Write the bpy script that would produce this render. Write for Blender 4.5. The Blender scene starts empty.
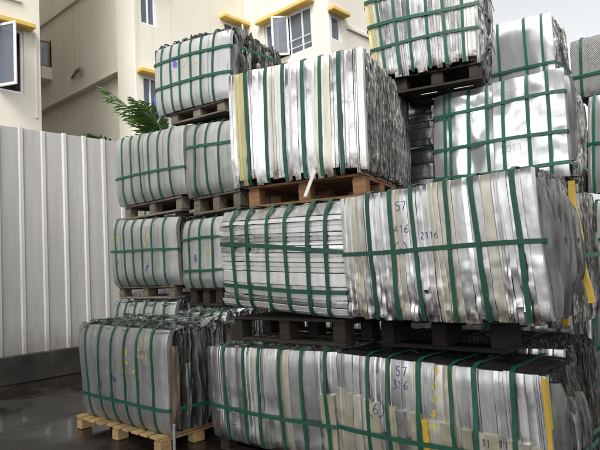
import bpy, math, random
from math import radians, sin, cos, pi, sqrt, floor
from mathutils import Vector, Matrix, noise
from mathutils.bvhtree import BVHTree

scene = bpy.context.scene
COL = scene.collection

# ------------------------------------------------------------------ camera
FPX = 570.0
YAW, PITCH, ROLL, CAM_H = radians(42), radians(4.1), radians(3.1), 1.6
fw = Vector((-sin(YAW) * cos(PITCH), cos(YAW) * cos(PITCH), sin(PITCH)))
r0 = Vector((cos(YAW), sin(YAW), 0))
u0 = r0.cross(fw)
cu = u0 * cos(ROLL) + r0 * sin(ROLL)
cr = r0 * cos(ROLL) - u0 * sin(ROLL)
CAM = Vector((0, 0, CAM_H))
cam_data = bpy.data.cameras.new('camera')
cam_data.sensor_width = 36
cam_data.lens = 36 * FPX / 600
cam_data.clip_end = 2000
cam = bpy.data.objects.new('camera', cam_data)
COL.objects.link(cam)
mw = Matrix((cr, cu, -fw)).transposed().to_4x4()
mw.translation = CAM
cam.matrix_world = mw
scene.camera = cam

# ------------------------------------------------------------------ sky, sun, exposure
SUN_EL, SUN_AZ = radians(50), radians(152)      # azimuth clockwise from +Y
world = bpy.data.worlds.new('World')
scene.world = world
world.use_nodes = True
wt = world.node_tree
wt.nodes.clear()
sky = wt.nodes.new('ShaderNodeTexSky')
sky.sky_type = 'NISHITA'
sky.sun_disc = False
sky.sun_elevation = SUN_EL
sky.sun_rotation = SUN_AZ
sky.dust_density = 4.0
hsv = wt.nodes.new('ShaderNodeHueSaturation')     # cloud cover: the blue is washed out
hsv.inputs['Saturation'].default_value = 0.10
bg = wt.nodes.new('ShaderNodeBackground')
bg.inputs['Strength'].default_value = 0.14
wo = wt.nodes.new('ShaderNodeOutputWorld')
wt.links.new(sky.outputs[0], hsv.inputs['Color'])
wt.links.new(hsv.outputs[0], bg.inputs['Color'])
wt.links.new(bg.outputs[0], wo.inputs['Surface'])
sl = bpy.data.lights.new('sun', 'SUN')
sl.energy = 1.25
sl.angle = radians(25)
sl.color = (1.0, 0.97, 0.92)
so = bpy.data.objects.new('sun', sl)
COL.objects.link(so)
sd = Vector((sin(SUN_AZ) * cos(SUN_EL), cos(SUN_AZ) * cos(SUN_EL), sin(SUN_EL)))
so.rotation_euler = (-sd).to_track_quat('-Z', 'Y').to_euler()
so.location = (0, 0, 30)
scene.view_settings.view_transform = 'Standard'
scene.view_settings.look = 'None'
scene.view_settings.exposure = 0.9
scene.view_settings.gamma = 1.0

# ------------------------------------------------------------------ helpers
def ray(px, py):
    return fw + cr * ((px - 300) / FPX) - cu * ((py - 225) / FPX)

def hit(px, py, p, n):
    d = ray(px, py)
    n = Vector(n)
    return CAM + d * ((Vector(p) - CAM).dot(n) / d.dot(n))

def N3(x, y, z):
    return noise.noise((x, y, z))

def tag(o, label=None, cat=None, group=None, kind=None):
    if label: o['label'] = label
    if cat: o['category'] = cat
    if group: o['group'] = group
    if kind: o['kind'] = kind
    return o

def empty(name, loc=(0, 0, 0), rz=0.0):
    o = bpy.data.objects.new(name, None)
    o.empty_display_size = 0.1
    COL.objects.link(o)
    o.location = loc
    o.rotation_euler = (0, 0, rz)
    return o

def mesh_obj(name, verts, faces, mat, parent=None, smooth=None):
    me = bpy.data.meshes.new(name)
    me.from_pydata([tuple(v) for v in verts], [], faces)
    if smooth is not None:
        me.polygons.foreach_set('use_smooth', [True] * len(me.polygons))
        me.set_sharp_from_angle(angle=radians(smooth))
    me.update()
    if mat is not None:
        me.materials.append(mat)
    o = bpy.data.objects.new(name, me)
    COL.objects.link(o)
    if parent is not None:
        o.parent = parent
    return o

class MB:
    def __init__(s):
        s.v, s.f = [], []
    def add(s, verts, faces):
        n = len(s.v)
        s.v += [tuple(q) for q in verts]
        s.f += [tuple(i + n for i in f) for f in faces]
    def box(s, x0, x1, y0, y1, z0, z1, jit=0.0, rnd=random):
        q = [(x, y, z) for z in (z0, z1) for y in (y0, y1) for x in (x0, x1)]
        if jit:
            q = [tuple(c + rnd.uniform(-jit, jit) for c in p) for p in q]
        s.add(q, [(0, 2, 3, 1), (4, 5, 7, 6), (0, 1, 5, 4), (2, 6, 7, 3), (0, 4, 6, 2), (1, 3, 7, 5)])
    def bevbox(s, x0, x1, y0, y1, z0, z1, b):
        # box with a chamfer round every edge
        X, Y, Z = (x0, x1), (y0, y1), (z0, z1)
        idx, vs = {}, []
        for i in (0, 1):
            for j in (0, 1):
                for k in (0, 1):
                    sx, sy, sz = (b if i == 0 else -b), (b if j == 0 else -b), (b if k == 0 else -b)
                    for ax, p in enumerate(((X[i], Y[j] + sy, Z[k] + sz), (X[i] + sx, Y[j], Z[k] + sz), (X[i] + sx, Y[j] + sy, Z[k]))):
                        idx[(i, j, k, ax)] = len(vs)
                        vs.append(p)
        g = lambda i, j, k, a: idx[(i, j, k, a)]
        fs = []
        for i in (0, 1):
            q = [g(i, 0, 0, 0), g(i, 1, 0, 0), g(i, 1, 1, 0), g(i, 0, 1, 0)]; fs.append(q if i else q[::-1])
            q = [g(0, i, 0, 1), g(0, i, 1, 1), g(1, i, 1, 1), g(1, i, 0, 1)]; fs.append(q if i else q[::-1])
            q = [g(0, 0, i, 2), g(1, 0, i, 2), g(1, 1, i, 2), g(0, 1, i, 2)]; fs.append(q if i else q[::-1])
        for i in (0, 1):
            for j in (0, 1):
                q = [g(i, j, 0, 0), g(i, j, 1, 0), g(i, j, 1, 1), g(i, j, 0, 1)]; fs.append(q if (i ^ j) else q[::-1])
                q = [g(i, 0, j, 0), g(i, 1, j, 0), g(i, 1, j, 2), g(i, 0, j, 2)]; fs.append(q if not (i ^ j) else q[::-1])
                q = [g(0, i, j, 1), g(1, i, j, 1), g(1, i, j, 2), g(0, i, j, 2)]; fs.append(q if (i ^ j) else q[::-1])
                for k in (0, 1):
                    q = [g(i, j, k, 0), g(i, j, k, 1), g(i, j, k, 2)]; fs.append(q if (i + j + k) % 2 else q[::-1])
        s.add(vs, fs)
    def grid(s, P):
        n = len(s.v)
        nr, nc = len(P), len(P[0])
        for row in P:
            s.v += [tuple(p) for p in row]
        for i in range(nr - 1):
            for j in range(nc - 1):
                a = n + i * nc + j
                s.f.append((a, a + 1, a + nc + 1, a + nc))
    def tube(s, path, rad, seg=8):
        n = len(s.v)
        path = [Vector(p) for p in path]
        for i, p in enumerate(path):
            d = (path[min(i + 1, len(path) - 1)] - path[max(i - 1, 0)]).normalized()
            a = d.orthogonal().normalized()
            b = d.cross(a)
            r = rad[i] if isinstance(rad, (list, tuple)) else rad
            for k in range(seg):
                t = 2 * pi * k / seg
                s.v.append(tuple(p + a * (r * cos(t)) + b * (r * sin(t))))
        for i in range(len(path) - 1):
            for k in range(seg):
                k2 = (k + 1) % seg
                s.f.append((n + i * seg + k, n + i * seg + k2, n + (i + 1) * seg + k2, n + (i + 1) * seg + k))
        s.f.append(tuple(n + k for k in range(seg))[::-1])
        s.f.append(tuple(n + (len(path) - 1) * seg + k for k in range(seg)))
    def build(s, name, mat, parent=None, smooth=None):
        return mesh_obj(name, s.v, s.f, mat, parent, smooth)

# ------------------------------------------------------------------ materials
def new_mat(name):
    m = bpy.data.materials.new(name)
    m.use_nodes = True
    nt = m.node_tree
    return m, nt, nt.nodes['Principled BSDF']

def nd(nt, kind, **kw):
    n = nt.nodes.new(kind)
    for k, v in kw.items():
        if k in n.inputs: n.inputs[k].default_value = v
        else: setattr(n, k, v)
    return n

def coords(nt, scale=(1, 1, 1), kind='Object'):
    tc = nd(nt, 'ShaderNodeTexCoord')
    oi = nd(nt, 'ShaderNodeObjectInfo')
    mp = nd(nt, 'ShaderNodeMapping')
    mp.inputs['Scale'].default_value = scale
    cb = nd(nt, 'ShaderNodeCombineXYZ')
    mu = nd(nt, 'ShaderNodeMath', operation='MULTIPLY')
    mu.inputs[1].default_value = 37.0
    nt.links.new(oi.outputs['Random'], mu.inputs[0])
    for i in range(3):
        nt.links.new(mu.outputs[0], cb.inputs[i])
    nt.links.new(tc.outputs[kind], mp.inputs['Vector'])
    nt.links.new(cb.outputs[0], mp.inputs['Location'])
    return mp.outputs[0], oi

def ramp(nt, fac, stops):
    r = nd(nt, 'ShaderNodeValToRGB')
    e = r.color_ramp.elements
    while len(e) < len(stops): e.new(0.5)
    for i, (p, c) in enumerate(stops):
        e[i].position = p
        e[i].color = (c[0], c[1], c[2], 1) if isinstance(c, (tuple, list)) else (c, c, c, 1)
    nt.links.new(fac, r.inputs[0])
    return r.outputs[0]

def mix(nt, fac, a, b, mode='MIX'):
    m = nd(nt, 'ShaderNodeMix', data_type='RGBA', blend_type=mode)
    for sock, v in ((m.inputs[0], fac), (m.inputs[6], a), (m.inputs[7], b)):
        if isinstance(v, (int, float)): sock.default_value = v
        elif isinstance(v, (tuple, list)): sock.default_value = (*v[:3], 1)
        else: nt.links.new(v, sock)
    return m.outputs[2]

def metal(name, base, dark, metallic=0.85, rough=(0.22, 0.5), stretch=(12, 12, 0.5), stain=0.35, bump=0.25, var=0.16, stain_col=(0.16, 0.135, 0.10), rust=0.0, bscale=(11, 11, 5), crease=0.0):
    m, nt, b = new_mat(name)
    v, oi = coords(nt, stretch)
    n1 = nd(nt, 'ShaderNodeTexNoise', Scale=1.6, Detail=3, Roughness=0.5)
    nt.links.new(v, n1.inputs['Vector'])
    col = mix(nt, ramp(nt, n1.outputs[0], [(0.35, 0), (0.65, 1)]), dark, base)
    # each piece its own tone
    mr = nd(nt, 'ShaderNodeMapRange')
    mr.inputs['To Min'].default_value = 1 - var
    mr.inputs['To Max'].default_value = 1.0
    nt.links.new(oi.outputs['Random'], mr.inputs['Value'])
    col = mix(nt, 1.0, col, mr.outputs[0], 'MULTIPLY')
    # grime
    v2, _ = coords(nt, (5, 5, 1.6))
    n2 = nd(nt, 'ShaderNodeTexNoise', Scale=1.3, Detail=5, Roughness=0.6)
    nt.links.new(v2, n2.inputs['Vector'])
    g = ramp(nt, n2.outputs[0], [(0.52, 0), (0.78, stain)])
    col = mix(nt, g, col, stain_col)
    if rust:
        # rust and mud caught in the lower ends
        tg = nd(nt, 'ShaderNodeTexCoord'); sp = nd(nt, 'ShaderNodeSeparateXYZ')
        nt.links.new(tg.outputs['Generated'], sp.inputs[0])
        n5 = nd(nt, 'ShaderNodeTexNoise', Scale=14.0, Detail=6, Roughness=0.7)
        nt.links.new(tg.outputs['Object'], n5.inputs['Vector'])
        sm = nd(nt, 'ShaderNodeMath', operation='MULTIPLY_ADD')
        sm.inputs[1].default_value = 0.55; nt.links.new(n5.outputs[0], sm.inputs[0]); 
        iv = nd(nt, 'ShaderNodeMath', operation='MULTIPLY'); iv.inputs[1].default_value = -1.0
        nt.links.new(sp.outputs[2], iv.inputs[0]); nt.links.new(iv.outputs[0], sm.inputs[2])
        col = mix(nt, ramp(nt, sm.outputs[0], [(0.19, 0), (0.30, rust)]), col, (0.13, 0.075, 0.035))
    nt.links.new(col, b.inputs['Base Color'])
    r = nd(nt, 'ShaderNodeMapRange')
    r.inputs['From Min'].default_value = 0.3
    r.inputs['From Max'].default_value = 0.7
    r.inputs['To Min'].default_value, r.inputs['To Max'].default_value = rough
    nt.links.new(n2.outputs[0], r.inputs['Value'])
    nt.links.new(r.outputs[0], b.inputs['Roughness'])
    b.inputs['Metallic'].default_value = metallic
    v3, _ = coords(nt, bscale)
    n3 = nd(nt, 'ShaderNodeTexNoise', Scale=1.5, Detail=1.5, Roughness=0.45)
    nt.links.new(v3, n3.inputs['Vector'])
    bp = nd(nt, 'ShaderNodeBump', Strength=bump, Distance=0.02)
    nt.links.new(n3.outputs[0], bp.inputs['Height'])
    last = bp
    if crease:
        # sharp handling creases and pressed ridges
        for sc, st_, ds in (((2.2, 2.2, 5.0), crease, .02), ((26, 26, 1.1), crease * .6, .006)):
            v4, _ = coords(nt, sc)
            n4 = nd(nt, 'ShaderNodeTexNoise', Scale=1.2, Detail=3, Roughness=.5, Distortion=.6)
            n4.noise_type = 'RIDGED_MULTIFRACTAL'
            nt.links.new(v4, n4.inputs['Vector'])
            b4 = nd(nt, 'ShaderNodeBump', Strength=st_, Distance=ds)
            nt.links.new(n4.outputs[0], b4.inputs['Height'])
            nt.links.new(last.outputs[0], b4.inputs['Normal'])
            last = b4
    nt.links.new(last.outputs[0], b.inputs['Normal'])
    return m

def rough_mat(name, c1, c2, scale=(3, 3, 3), rough=0.8, bump=0.3, lo=0.35, hi=0.65, dist=0.01, var=0.0, detail=8):
    m, nt, b = new_mat(name)
    v, oi = coords(nt, scale)
    n1 = nd(nt, 'ShaderNodeTexNoise', Scale=1.5, Detail=detail, Roughness=0.65)
    nt.links.new(v, n1.inputs['Vector'])
    col = mix(nt, ramp(nt, n1.outputs[0], [(lo, 0), (hi, 1)]), c1, c2)
    if var:
        mr = nd(nt, 'ShaderNodeMapRange')
        mr.inputs['To Min'].default_value = 1 - var
        mr.inputs['To Max'].default_value = 1.0
        nt.links.new(oi.outputs['Random'], mr.inputs['Value'])
        col = mix(nt, 1.0, col, mr.outputs[0], 'MULTIPLY')
    nt.links.new(col, b.inputs['Base Color'])
    b.inputs['Roughness'].default_value = rough
    if bump:
        bp = nd(nt, 'ShaderNodeBump', Strength=bump, Distance=dist)
        nt.links.new(n1.outputs[0], bp.inputs['Height'])
        nt.links.new(bp.outputs[0], b.inputs['Normal'])
    return m

def wall_mat(name, c1, c2):
    # painted render: broad mottling, rain streaks running down, fine grain
    m, nt, b = new_mat(name)
    tc = nd(nt, 'ShaderNodeTexCoord')
    def ns_(scale, sc=1.0, det=6, ro=.6):
        mp = nd(nt, 'ShaderNodeMapping'); mp.inputs['Scale'].default_value = scale
        nt.links.new(tc.outputs['Object'], mp.inputs['Vector'])
        n = nd(nt, 'ShaderNodeTexNoise', Scale=sc, Detail=det, Roughness=ro)
        nt.links.new(mp.outputs[0], n.inputs['Vector'])
        return n.outputs[0]
    col = mix(nt, ramp(nt, ns_((.4, .4, .25)), [(.35, 0), (.65, 1)]), c1, c2)
    st = ramp(nt, ns_((5, 5, .18), 1.0, 4), [(.56, 0), (.74, .45)])
    col = mix(nt, st, col, (.40, .37, .29))
    sp = ramp(nt, ns_((9, 9, 9), 1.0, 8, .75), [(.60, 0), (.75, .35)])
    col = mix(nt, sp, col, (.45, .42, .34))
    nt.links.new(col, b.inputs['Base Color'])
    b.inputs['Roughness'].default_value = .88
    bp = nd(nt, 'ShaderNodeBump', Strength=.15, Distance=.01)
    nt.links.new(ns_((40, 40, 40), 1.0, 3), bp.inputs['Height'])
    nt.links.new(bp.outputs[0], b.inputs['Normal'])
    return m

def fence_mat(name, c1, c2):
    # hoarding paint: streaks, splash dirt near the foot, scattered rust spots and scrapes
    m, nt, b = new_mat(name)
    v, oi = coords(nt, (5, 5, .4))
    n1 = nd(nt, 'ShaderNodeTexNoise', Scale=1.5, Detail=6, Roughness=.6); nt.links.new(v, n1.inputs['Vector'])
    col = mix(nt, ramp(nt, n1.outputs[0], [(.3, 0), (.7, 1)]), c1, c2)
    mr = nd(nt, 'ShaderNodeMapRange'); mr.inputs['To Min'].default_value = .88
    nt.links.new(oi.outputs['Random'], mr.inputs['Value'])
    col = mix(nt, 1.0, col, mr.outputs[0], 'MULTIPLY')
    v2, _ = coords(nt, (7, 7, 3.2))
    n2 = nd(nt, 'ShaderNodeTexNoise', Scale=1.6, Detail=7, Roughness=.7); nt.links.new(v2, n2.inputs['Vector'])
    col = mix(nt, ramp(nt, n2.outputs[0], [(.60, 0), (.72, .55)]), col, (.23, .20, .16))
    tc = nd(nt, 'ShaderNodeTexCoord'); sp = nd(nt, 'ShaderNodeSeparateXYZ'); nt.links.new(tc.outputs['Object'], sp.inputs[0])
    ad = nd(nt, 'ShaderNodeMath', operation='MULTIPLY_ADD'); ad.inputs[1].default_value = -.9
    nt.links.new(n2.outputs[0], ad.inputs[0]); nt.links.new(sp.outputs[2], ad.inputs[2])
    col = mix(nt, ramp(nt, ad.outputs[0], [(0.0, .55), (.45, 0)]), col, (.20, .18, .145))
    nt.links.new(col, b.inputs['Base Color'])
    b.inputs['Roughness'].default_value = .5
    bp = nd(nt, 'ShaderNodeBump', Strength=.12, Distance=.02); nt.links.new(n1.outputs[0], bp.inputs['Height'])
    nt.links.new(bp.outputs[0], b.inputs['Normal'])
    return m

def film_mat():
    m, nt, b = new_mat('wet black plastic film')
    v, oi = coords(nt, (6, 6, 6))
    n1 = nd(nt, 'ShaderNodeTexNoise', Scale=2.0, Detail=5, Roughness=.55); nt.links.new(v, n1.inputs['Vector'])
    nt.links.new(mix(nt, n1.outputs[0], (.008, .008, .009), (.03, .03, .03)), b.inputs['Base Color'])
    b.inputs['Roughness'].default_value = .28
    bp = nd(nt, 'ShaderNodeBump', Strength=.5, Distance=.03); nt.links.new(n1.outputs[0], bp.inputs['Height'])
    nt.links.new(bp.outputs[0], b.inputs['Normal'])
    return m

M = {}
M['alu'] = metal('bright aluminium', (0.80, 0.80, 0.80), (0.62, 0.62, 0.62), 0.92, (0.15, 0.36), stain=0.18, rust=0.8)
M['alu_grey'] = metal('dull aluminium', (0.60, 0.605, 0.61), (0.48, 0.485, 0.49), 0.85, (0.18, 0.40), stain=0.22, rust=0.5)
M['alu_dark'] = metal('dark aluminium', (0.24, 0.24, 0.237), (0.10, 0.10, 0.10), 0.8, (0.3, 0.6), stain=0.5)
M['white'] = metal('white coated aluminium', (0.80, 0.80, 0.79), (0.70, 0.70, 0.69), 0.20, (0.16, 0.34), stain=0.15, var=0.12, rust=0.8)
M['cream'] = metal('champagne anodised aluminium', (0.58, 0.54, 0.40), (0.48, 0.44, 0.32), 0.5, (0.25, 0.45), stain=0.25, rust=0.5)
M['pale_cream'] = metal('pale champagne aluminium', (0.72, 0.69, 0.60), (0.60, 0.57, 0.48), 0.65, (0.24, 0.45), stain=0.18, rust=0.75)
M['yellow'] = metal('yellow film on aluminium', (0.66, 0.46, 0.05), (0.55, 0.37, 0.05), 0.0, (0.4, 0.6), stain=0.4)
M['sheet'] = metal('mill finish sheet', (0.56, 0.57, 0.56), (0.43, 0.44, 0.43), 0.6, (0.26, 0.52), (9, 9, 0.7), stain=0.4, crease=.35, bump=0.2, var=0.10)
M['sheet_dull'] = metal('dull grey sheet', (0.45, 0.455, 0.45), (0.33, 0.335, 0.33), 0.6, (0.28, 0.55), (9, 9, 0.7), stain=0.45, crease=.4, bump=0.2, var=0.10)
M['sheet_shiny'] = metal('shiny white sheet', (0.82, 0.83, 0.85), (0.75, 0.76, 0.78), 0.75, (0.12, 0.30), (2, 2, 1), stain=0.10, bump=0.08, var=0.08)
M['layers'] = metal('crushed layer edges', (0.38, 0.38, 0.37), (0.09, 0.09, 0.087), 0.55, (0.35, 0.65), (40, 60, 3.5), stain=0.6, bump=0.7, bscale=(30, 40, 9))
M['layers_bright'] = metal('bright shredded layers', (0.60, 0.61, 0.60), (0.18, 0.18, 0.18), 0.7, (0.25, 0.55), (9, 50, 9), stain=0.5, bump=0.4, bscale=(12, 30, 12))
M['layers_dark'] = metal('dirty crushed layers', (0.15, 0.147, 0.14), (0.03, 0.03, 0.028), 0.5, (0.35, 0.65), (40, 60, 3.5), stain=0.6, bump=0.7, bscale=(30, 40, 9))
M['layers_mid'] = metal('bent grey sheet ends', (0.25, 0.245, 0.235), (0.09, 0.088, 0.085), 0.7, (0.3, 0.55), (30, 30, 2), stain=0.5, bump=0.4, bscale=(20, 20, 5))
M['straw'] = metal('straw yellow aluminium', (0.68, 0.62, 0.34), (0.58, 0.52, 0.27), 0.4, (0.25, 0.45), stain=0.2, rust=0.7)
M['sheet_pale'] = metal('pale sheet', (0.64, 0.65, 0.655), (0.54, 0.55, 0.555), 0.5, (0.25, 0.5), (8, 8, 0.7), stain=0.25, crease=.25, bump=0.12, var=0.10)
M['rusty'] = metal('brown stained scrap', (0.20, 0.15, 0.11), (0.10, 0.075, 0.055), 0.4, (0.3, 0.55), stain=0.5)
M['core'] = rough_mat('packed scrap core', (0.03, 0.03, 0.03), (0.07, 0.07, 0.068), rough=0.7)
M['strap'] = rough_mat('green polyester strap', (0.010, 0.085, 0.050), (0.016, 0.115, 0.068), scale=(20, 20, 20), rough=0.38, bump=0.1, var=0.3)
M['wood_orange'] = rough_mat('orange brown pallet wood', (0.20, 0.10, 0.045), (0.30, 0.16, 0.075), scale=(2, 18, 18), rough=0.8, var=0.3)
M['wood_fresh'] = rough_mat('fresh yellow pallet wood', (0.42, 0.27, 0.11), (0.58, 0.40, 0.19), scale=(2, 18, 18), rough=0.8, var=0.25)
M['wood_grey'] = rough_mat('weathered pallet wood', (0.13, 0.11, 0.085), (0.24, 0.205, 0.155), scale=(2, 18, 18), rough=0.85, var=0.35)
M['wood_dark'] = rough_mat('dark brown pallet wood', (0.018, 0.013, 0.009), (0.038, 0.028, 0.019), scale=(2, 18, 18), rough=0.8, var=0.35)  # very dark brown wood tone
M['wood_shade'] = rough_mat('gap-shaded pallet wood', (0.010, 0.008, 0.006), (0.022, 0.018, 0.014), scale=(2, 18, 18), rough=0.9, var=0.3)  # darkness of the gap between the rows put into the wood colour
M['film'] = film_mat()
M['ink_blue'] = rough_mat('blue marker ink', (0.03, 0.05, 0.22), (0.05, 0.07, 0.28), rough=0.5, bump=0)
M['ink_dark'] = rough_mat('dark marker ink', (0.02, 0.02, 0.05), (0.04, 0.04, 0.08), rough=0.5, bump=0)
M['ink_purple'] = rough_mat('purple marker ink', (0.12, 0.09, 0.40), (0.16, 0.12, 0.45), rough=0.5, bump=0)
M['ink_yellow'] = rough_mat('yellow marker ink', (0.60, 0.48, 0.08), (0.66, 0.55, 0.12), rough=0.5, bump=0)
M['ink_pale'] = rough_mat('faded yellow ink', (0.62, 0.56, 0.26), (0.66, 0.60, 0.32), rough=0.5, bump=0)
M['ink_grey'] = rough_mat('faint grey pencil', (0.42, 0.44, 0.50), (0.48, 0.50, 0.55), rough=0.5, bump=0)
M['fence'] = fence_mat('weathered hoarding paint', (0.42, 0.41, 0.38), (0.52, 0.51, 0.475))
M['rib'] = fence_mat('cleaner hoarding paint', (0.56, 0.55, 0.52), (0.63, 0.62, 0.59))  # less grime than the panels, plus light caught by the ribs painted in
M['plinth'] = rough_mat('mossy dark concrete', (0.018, 0.016, 0.013), (0.050, 0.045, 0.038), scale=(2, 2, 2), rough=0.85)
M['render'] = wall_mat('cream wall paint', (0.66, 0.63, 0.54), (0.74, 0.71, 0.625))
M['render_shade'] = wall_mat('stained wall paint', (0.58, 0.555, 0.48), (0.69, 0.665, 0.59))  # cream paint with the recess's shade put into its tone; also on roofs
M['hood'] = rough_mat('ochre window hood', (0.62, 0.40, 0.09), (0.70, 0.47, 0.13), scale=(2, 2, 2), rough=0.7, bump=0.05)
M['frame'] = rough_mat('white window frame', (0.74, 0.76, 0.78), (0.80, 0.82, 0.84), rough=0.4, bump=0)
M['brown'] = rough_mat('brown window frame', (0.16, 0.10, 0.05), (0.22, 0.14, 0.07), rough=0.5, bump=0)
M['interior'] = rough_mat('dim room', (0.06, 0.055, 0.05), (0.10, 0.09, 0.08), rough=0.9, bump=0)
M['curtain'] = rough_mat('pale curtain', (0.45, 0.45, 0.43), (0.6, 0.6, 0.57), scale=(12, 12, 0.5), rough=0.9)
M['blue_cloth'] = rough_mat('blue cloth', (0.03, 0.13, 0.42), (0.05, 0.18, 0.5), rough=0.8, bump=0)
M['pipe'] = rough_mat('grey pipe', (0.16, 0.15, 0.14), (0.24, 0.22, 0.20), rough=0.5, bump=0)
M['canopy'] = rough_mat('grey painted steel', (0.13, 0.13, 0.13), (0.18, 0.18, 0.175), rough=0.6, bump=0.05)
M['trunk'] = rough_mat('palm trunk', (0.12, 0.09, 0.06), (0.2, 0.16, 0.1), scale=(3, 3, 12), rough=0.9)

def glass_mat():
    m, nt, b = new_mat('window glass')
    b.inputs['Base Color'].default_value = (0.16, 0.19, 0.23, 1)
    b.inputs['Roughness'].default_value = 0.06
    b.inputs['Alpha'].default_value = 0.55
    b.inputs['Specular IOR Level'].default_value = 0.8
    return m
M['glass'] = glass_mat()

def leaf_mat():
    m, nt, b = new_mat('palm leaf')
    v, oi = coords(nt, (3, 3, 3))
    n1 = nd(nt, 'ShaderNodeTexNoise', Scale=2.0, Detail=3)
    nt.links.new(v, n1.inputs['Vector'])
    col = mix(nt, ramp(nt, n1.outputs[0], [(0.35, 0), (0.65, 1)]), (0.03, 0.075, 0.016), (0.075, 0.15, 0.03))
    nt.links.new(col, b.inputs['Base Color'])
    b.inputs['Roughness'].default_value = 0.4
    tr = nd(nt, 'ShaderNodeBsdfTranslucent')
    nt.links.new(col, tr.inputs['Color'])
    ms = nd(nt, 'ShaderNodeMixShader')
    ms.inputs[0].default_value = 0.3
    nt.links.new(b.outputs[0], ms.inputs[1])
    nt.links.new(tr.outputs[0], ms.inputs[2])
    nt.links.new(ms.outputs[0], nt.nodes['Material Output'].inputs['Surface'])
    return m
M['leaf'] = leaf_mat()

def mesh_mat():
    # expanded mesh scrap: fine crossing strands, far too small to model
    m, nt, b = new_mat('expanded mesh scrap')
    tc = nd(nt, 'ShaderNodeTexCoord')
    outs = []
    for ang in (35, -35):
        mp = nd(nt, 'ShaderNodeMapping')
        mp.inputs['Rotation'].default_value = (0, radians(ang), 0)
        nt.links.new(tc.outputs['Object'], mp.inputs['Vector'])
        w = nd(nt, 'ShaderNodeTexWave', Scale=24.0, Distortion=4.0)
        w.bands_direction = 'X'
        w.inputs['Detail'].default_value = 2
        nt.links.new(mp.outputs[0], w.inputs['Vector'])
        outs.append(w.outputs['Fac'])
    mx = nd(nt, 'ShaderNodeMath', operation='MAXIMUM')
    nt.links.new(outs[0], mx.inputs[0]); nt.links.new(outs[1], mx.inputs[1])
    col = ramp(nt, mx.outputs[0], [(0.45, (0.24, 0.235, 0.23)), (0.95, (0.36, 0.36, 0.35))])
    nt.links.new(col, b.inputs['Base Color'])
    b.inputs['Metallic'].default_value = 0.5
    b.inputs['Roughness'].default_value = 0.5
    bp = nd(nt, 'ShaderNodeBump', Strength=0.6, Distance=0.02)
    nt.links.new(mx.outputs[0], bp.inputs['Height'])
    nt.links.new(bp.outputs[0], b.inputs['Normal'])
    return m
M['mesh'] = mesh_mat()

def ground_mat():
    m, nt, b = new_mat('wet dark concrete')
    tc = nd(nt, 'ShaderNodeTexCoord')
    n1 = nd(nt, 'ShaderNodeTexNoise', Scale=0.7, Detail=8, Roughness=0.6)
    n2 = nd(nt, 'ShaderNodeTexNoise', Scale=14.0, Detail=8, Roughness=0.7)
    n3 = nd(nt, 'ShaderNodeTexNoise', Scale=60.0, Detail=3, Roughness=0.6)
    for n in (n1, n2, n3): nt.links.new(tc.outputs['Object'], n.inputs['Vector'])
    c = mix(nt, n2.outputs[0], (0.014, 0.012, 0.010), (0.042, 0.036, 0.030))
    wet = ramp(nt, n1.outputs[0], [(0.40, 0), (0.52, 1)])
    c = mix(nt, wet, c, mix(nt, 1.0, c, (0.55, 0.52, 0.5), 'MULTIPLY'))
    nt.links.new(c, b.inputs['Base Color'])
    rr = nd(nt, 'ShaderNodeMapRange')
    rr.inputs['To Min'].default_value, rr.inputs['To Max'].default_value = 0.60, 0.07
    nt.links.new(wet, rr.inputs['Value'])
    nt.links.new(rr.outputs[0], b.inputs['Roughness'])
    add = mix(nt, 0.5, n2.outputs[0], n3.outputs[0])
    bp = nd(nt, 'ShaderNodeBump', Distance=0.012)
    bs = nd(nt, 'ShaderNodeMapRange'); bs.inputs['To Min'].default_value = .4; bs.inputs['To Max'].default_value = .05
    nt.links.new(wet, bs.inputs['Value']); nt.links.new(bs.outputs[0], bp.inputs['Strength'])
    nt.links.new(add, bp.inputs['Height'])
    nt.links.new(bp.outputs[0], b.inputs['Normal'])
    return m
M['ground'] = ground_mat()

# ------------------------------------------------------------------ ground
g = MB()
S = 300
g.grid([[(x, y, 0) for x in (-S, -40, -15, 0, 15, 40, S)] for y in (-S, -40, -15, 0, 15, 40, S)])
tag(g.build('ground', M['ground']), kind='structure', label='dark wet concrete yard floor with shallow puddles')

# ------------------------------------------------------------------ hoarding fence (runs along +Y)
FX, PITCH_R = -9.5, 0.365
y_first = -1.1
n_bay = 34
fence = empty('hoarding_fence', (FX, y_first, 0))
tag(fence, 'tall pale grey corrugated metal hoarding with white ribs on a dark plinth', 'fence')
FZ0, FZ1 = 0.42, 4.1
rnd = random.Random(5)
pan_me = rib_me = None
for i in range(n_bay):
    y = i * PITCH_R
    if pan_me is None:
        mb = MB()
        hw = PITCH_R / 2
        prof = [(-0.012, -hw + 0.035), (0.0, -hw + 0.05), (0.0, hw - 0.05), (-0.012, hw - 0.035)]
        mb.grid([[(px, py, z) for px, py in prof] for z in (FZ0, 1.6, 2.8, FZ1)])
        p = mb.build('panel', M['fence'], fence)
        mod = p.modifiers.new('thick', 'SOLIDIFY'); mod.thickness = 0.004; mod.offset = 0
        pan_me = p.data
        mb = MB()
        prof = [(-0.010, -0.048), (0.026, -0.024), (0.026, 0.024), (-0.010, 0.048)]
        mb.grid([[(px, py, z) for px, py in prof] for z in (FZ0, 2.0, FZ1 + 0.004)])
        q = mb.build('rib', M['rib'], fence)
        mod = q.modifiers.new('thick', 'SOLIDIFY'); mod.thickness = 0.004; mod.offset = 0
        rib_me = q.data
        proto = (p, q)
    else:
        p, q = proto[0].copy(), proto[1].copy()
        COL.objects.link(p); COL.objects.link(q)
        p.parent = q.parent = fence
    p.location = (0, y, 0)
    q.location = (rnd.uniform(-0.003, 0.003), y + PITCH_R / 2, rnd.uniform(-0.012, 0.012))
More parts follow.
